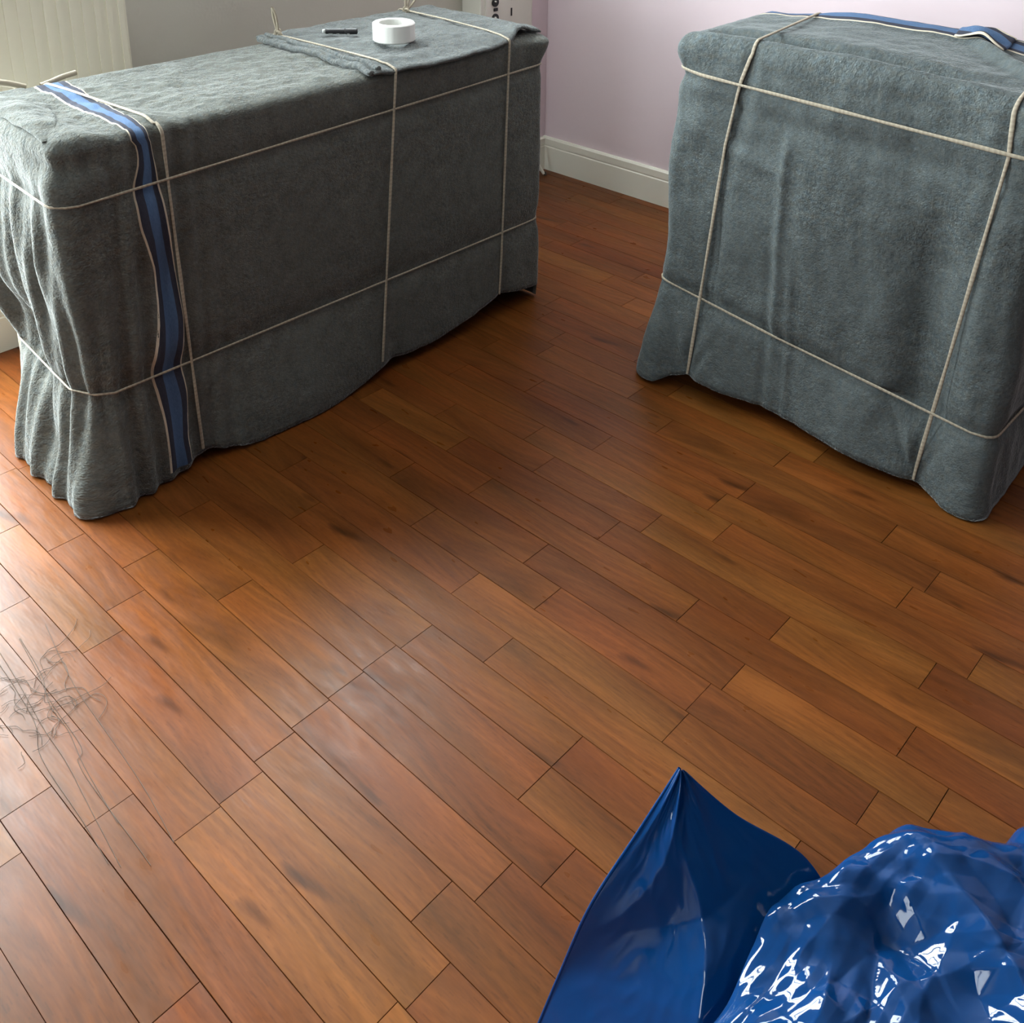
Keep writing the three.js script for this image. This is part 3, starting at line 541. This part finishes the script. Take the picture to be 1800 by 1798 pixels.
// ------------------------------------------------------------------ tape roll and marker on the long bundle
{
  const t = thing('tape_roll', 'white roll of packing tape lying flat on the folded blanket', 'tape roll', [0.615, 0.862, 1.338]);
  const crisp = (p, n) => toCreasedNormals(new THREE.LatheGeometry(p, n), 0.5), R = 0.056, r = 0.039, H = 0.049, b = 0.003;
  put('tape', crisp([[r + 0.004, 0], [R - b, 0], [R, b], [R, H - b], [R - b, H], [r + 0.004, H], [r + 0.004, 0]].map((p) => new THREE.Vector2(...p)), 64), new THREE.MeshStandardMaterial({ color: lin(0.7, 0.7, 0.66), roughness: 0.4 }), t);
  put('core', crisp([[r, -0.0005], [r + 0.0042, -0.0005], [r + 0.0042, H - 0.001], [r, H - 0.001], [r, -0.0005]].map((p) => new THREE.Vector2(...p)), 64), new THREE.MeshStandardMaterial({ color: lin(0.72, 0.72, 0.68), roughness: 0.8 }), t);
  const m = thing('marker_pen', 'black felt marker pen lying beside the white tape roll', 'marker pen', [0.44, 0.864, 1.378]);
  m.rotation.y = 0.79;
  const lathe = (pts) => new THREE.LatheGeometry(pts.map((p) => new THREE.Vector2(...p)), 24).rotateZ(-Math.PI / 2);
  put('barrel', lathe([[0, -0.04], [0.0065, -0.04], [0.0075, -0.038], [0.0075, 0.012], [0.0066, 0.013], [0, 0.013]]), M.black, m);
  put('cap', lathe([[0, 0.0131], [0.0078, 0.0131], [0.0085, 0.015], [0.008, 0.044], [0.006, 0.047], [0, 0.047]]), M.black, m);
  const white = new THREE.MeshStandardMaterial({ color: lin(0.7, 0.72, 0.7), roughness: 0.5 });
  put('end_plug', lathe([[0, -0.048], [0.005, -0.048], [0.0055, -0.0465], [0.0055, -0.0401], [0, -0.0401]]), white, m);
  put('print', mergeGeometries([[-0.026, 0.012], [-0.006, 0.008], [0.022, 0.007]].map(([x, l]) => new THREE.CylinderGeometry(0.0087, 0.0087, l, 24, 1, true, -0.35, 0.7).rotateZ(-Math.PI / 2).rotateX(0.9).translate(x, 0, 0))), white, m);
}

// ------------------------------------------------------------------ dark threads on the floor at the left
{
  const t = thing('thread_tangle', 'loose tangle of fine dark threads lying on the bright planks', 'threads', [1.2, 0, 2.66]);
  t.userData.kind = 'stuff';
  const geos = [];
  for (let i = 0; i < 34; i++) {
    const a0 = rr(0, 6.28), cx = rr(-0.13, 0.06), cz = rr(-0.07, 0.09), pts = [], R = rr(0.01, 0.055); let a = a0, x = cx, z = cz;
    for (let k = 0; k < 7; k++) { pts.push([x, 0.0012 + 0.002 * rnd(), z]); a += rr(-0.8, 1.1); x += Math.cos(a) * R * 0.5; z += Math.sin(a) * R * 0.5; }
    geos.push(tube(pts, rr(0.0003, 0.0005), 30));
  }
  for (let i = 0; i < 5; i++) { const z = rr(-0.09, 0.02), pts = []; for (let k = 0; k < 6; k++) pts.push([-0.2 + k * rr(0.08, 0.12), 0.0013, z + k * 0.012 + rr(-0.006, 0.006)]); geos.push(tube(pts, 0.0005, 40)); }
  put('threads', mergeGeometries(geos), new THREE.MeshStandardMaterial({ color: lin(0.1, 0.07, 0.05), roughness: 0.8 }), t).userData.kind = 'stuff';
}

// ------------------------------------------------------------------ blue plastic sack in the foreground
{
  const O = V3(2.42, 0, 2.2), A = V3(0.7395, 0, -0.6732), Bv = V3(0.6732, 0, 0.7395);
  const at = (a, b, y) => V3(O.x + A.x * a + Bv.x * b, y, O.z + A.z * a + Bv.z * b);
  const film = new THREE.MeshPhysicalMaterial({ color: lin(0.0, 0.045, 0.18), roughness: 0.6, clearcoat: 0.8, clearcoatRoughness: 0.06, transmission: 0.3, thickness: 0, specularIntensity: 0.05, side: THREE.DoubleSide, ior: 1.45 });
  const root = thing('plastic_sack', 'crumpled glossy blue plastic sack in the foreground with one corner pointing up', 'plastic sack', [0, 0, 0]);
  const plan = [[-0.245, 0.215], [-0.192, 0.165], [-0.15, 0.115], [-0.12, 0.096], [-0.078, 0.088], [-0.05, 0.076], [-0.005, 0.052], [0.025, 0.037], [0.05, 0.041], [0.075, 0.048], [0.123, 0.046], [0.165, 0.022], [0.25, 0.0], [0.36, 0.04], [0.44, 0.18], [0.42, 0.4], [0.28, 0.56], [0.05, 0.62], [-0.18, 0.54], [-0.3, 0.38]];
  const curve = new THREE.CatmullRomCurve3(plan.map(([a, b]) => V3(a, 0, b)), true, 'centripetal'), NA = 420, outline = curve.getSpacedPoints(NA);
  const ridged = (x) => 1 - 2 * Math.abs(x);
  const crest = (a, b) => {                                          // main fold: a crest running towards the right front
    const t = clamp((b - 0.06) / 0.3, -0.2, 1.6), ca = lerp(0.012, 0.13, t), d = ca - a;
    return d > 0 ? (-0.85 * Math.min(d, 0.06) - 0.12 * Math.max(0, d - 0.06)) * sstep(0.05, 0.17, b) : 0.1 * Math.max(d, -0.3);
  };
  const height = (a, b) => {
    const w = 0.03 * N(a * 9, b * 9, 61), x = a + w, y = b + 0.03 * N(a * 9 + 7, b * 9, 62);
    let c = 0;
    for (const [ang, wl, amp, ph] of [[0.5, 0.11, 0.016, 0.1], [1.35, 0.083, 0.011, 0.6], [2.3, 0.064, 0.009, 0.35], [-0.25, 0.047, 0.006, 0.8], [1.9, 0.031, 0.0032, 0.2], [0.9, 0.022, 0.0018, 0.5]]) {
      const q = (x * Math.cos(ang) + y * Math.sin(ang)) / wl + ph, tri = Math.abs(q - Math.floor(q) - 0.5) * 2;   // straight-sided folds with sharp crests
      c += amp * (tri - 0.5) * clamp(0.55 + 1.3 * N(a * 11 + ang * 5, b * 11, 68), 0, 1.2);
    }
    return 0.44 + crest(x, y) * 0.85 + c + 0.012 * N(x * 8, y * 5, 63) - 0.05 * sstep(-0.05, -0.25, a) - 0.25 * Math.max(0, b - 0.32);
  };
  const C = [0.04, 0.3], ringsN = 200, skirt = 46, pos = [], uv = [], idx = [], W = NA + 1;
  for (let j = 0; j <= ringsN; j++) for (let i = 0; i <= NA; i++) {
    const p = outline[i % NA], t = j / ringsN, a = lerp(C[0], p.x, t), b = lerp(C[1], p.z, t);
    const q = at(a, b, Math.max(0.06, height(a, b) - 0.03 * Math.pow(t, 14))); pos.push(q.x, q.y, q.z); uv.push(a, b);
  }
  for (let j = 1; j <= skirt; j++) for (let i = 0; i <= NA; i++) {
    const p = outline[i % NA], t = j / skirt, y0 = Math.max(0.06, height(p.x, p.z) - 0.03), th = i / NA * 40;
    const bul = 1 + (0.05 * Math.sin(t * Math.PI) + 0.03 * ridged(N(Math.cos(i / NA * 6.283) * 3.2, Math.sin(i / NA * 6.283) * 3.2, t * 1.2 + 70)) * t + 0.01 * ridged(N(Math.cos(i / NA * 6.283) * 9, Math.sin(i / NA * 6.283) * 9, t * 3 + 75))) * Math.min(1, t * 3) * (p.z < 0.2 ? 0.3 : 1);
    const q = at(C[0] + (p.x - C[0]) * bul, C[1] + (p.z - C[1]) * bul, lerp(y0, 0.003, t)); pos.push(q.x, q.y, q.z); uv.push(th * 0.05, t * 0.4);
  }
  for (let j = 0; j < ringsN + skirt; j++) for (let i = 0; i < NA; i++) { const a = j * W + i, b = a + 1, c = a + W, d = c + 1; idx.push(a, b, c, b, d, c); }
  const g = new THREE.BufferGeometry(); g.setAttribute('position', new THREE.Float32BufferAttribute(pos, 3)); g.setAttribute('uv', new THREE.Float32BufferAttribute(uv, 2)); g.setIndex(idx); g.computeVertexNormals();
  put('sack_body', g, film, root);
  // the empty corner of the sack: two films joined along the side seam and the mouth edge, standing up to the left
  const cr = (list) => new THREE.CatmullRomCurve3(list.map((p) => V3(...p)), false, 'centripetal');
  const spineL = cr([[2.256, 0.46, 2.367], [2.233, 0.376, 2.409], [2.206, 0.28, 2.453], [2.18, 0.157, 2.473], [2.162, 0.04, 2.506]]);
  const spineR = cr([[2.26, 0.459, 2.365], [2.317, 0.423, 2.345], [2.396, 0.393, 2.316], [2.44, 0.34, 2.32], [2.46, 0.2, 2.36]]);
  const spineM = cr([[2.258, 0.459, 2.367], [2.283, 0.405, 2.4], [2.33, 0.352, 2.425], [2.36, 0.30, 2.455], [2.37, 0.19, 2.5]]);   // the crease down the middle
  put('loose_corner', sheet((u, v) => {
    const a = spineL.getPointAt(v), b = spineR.getPointAt(v), m = spineM.getPointAt(v), p = u < 0.5 ? a.lerp(m, u * 2) : m.lerp(b, u * 2 - 1), w = Math.sin(Math.PI * u);
    const n = V3(0.35, 0.5, 0.79), q = v + 0.22 * (u - 0.35), bend = 0.5;               // a second crease across it
    p.addScaledVector(n, (q < bend ? -0.02 * q / bend : -0.02 + 0.05 * (q - bend)) * w + 0.006 * w * ridged(N(u * 3.2 + v, v * 2.2, 80)) + 0.0014 * w * ridged(N(u * 14, v * 9, 81)));
    return p;
  }, 110, 110, 0.0016), film, root);
  put('sack_seam', new THREE.TubeGeometry(spineL, 60, 0.0022, 6), film, root);
}

renderer.render(scene, camera);
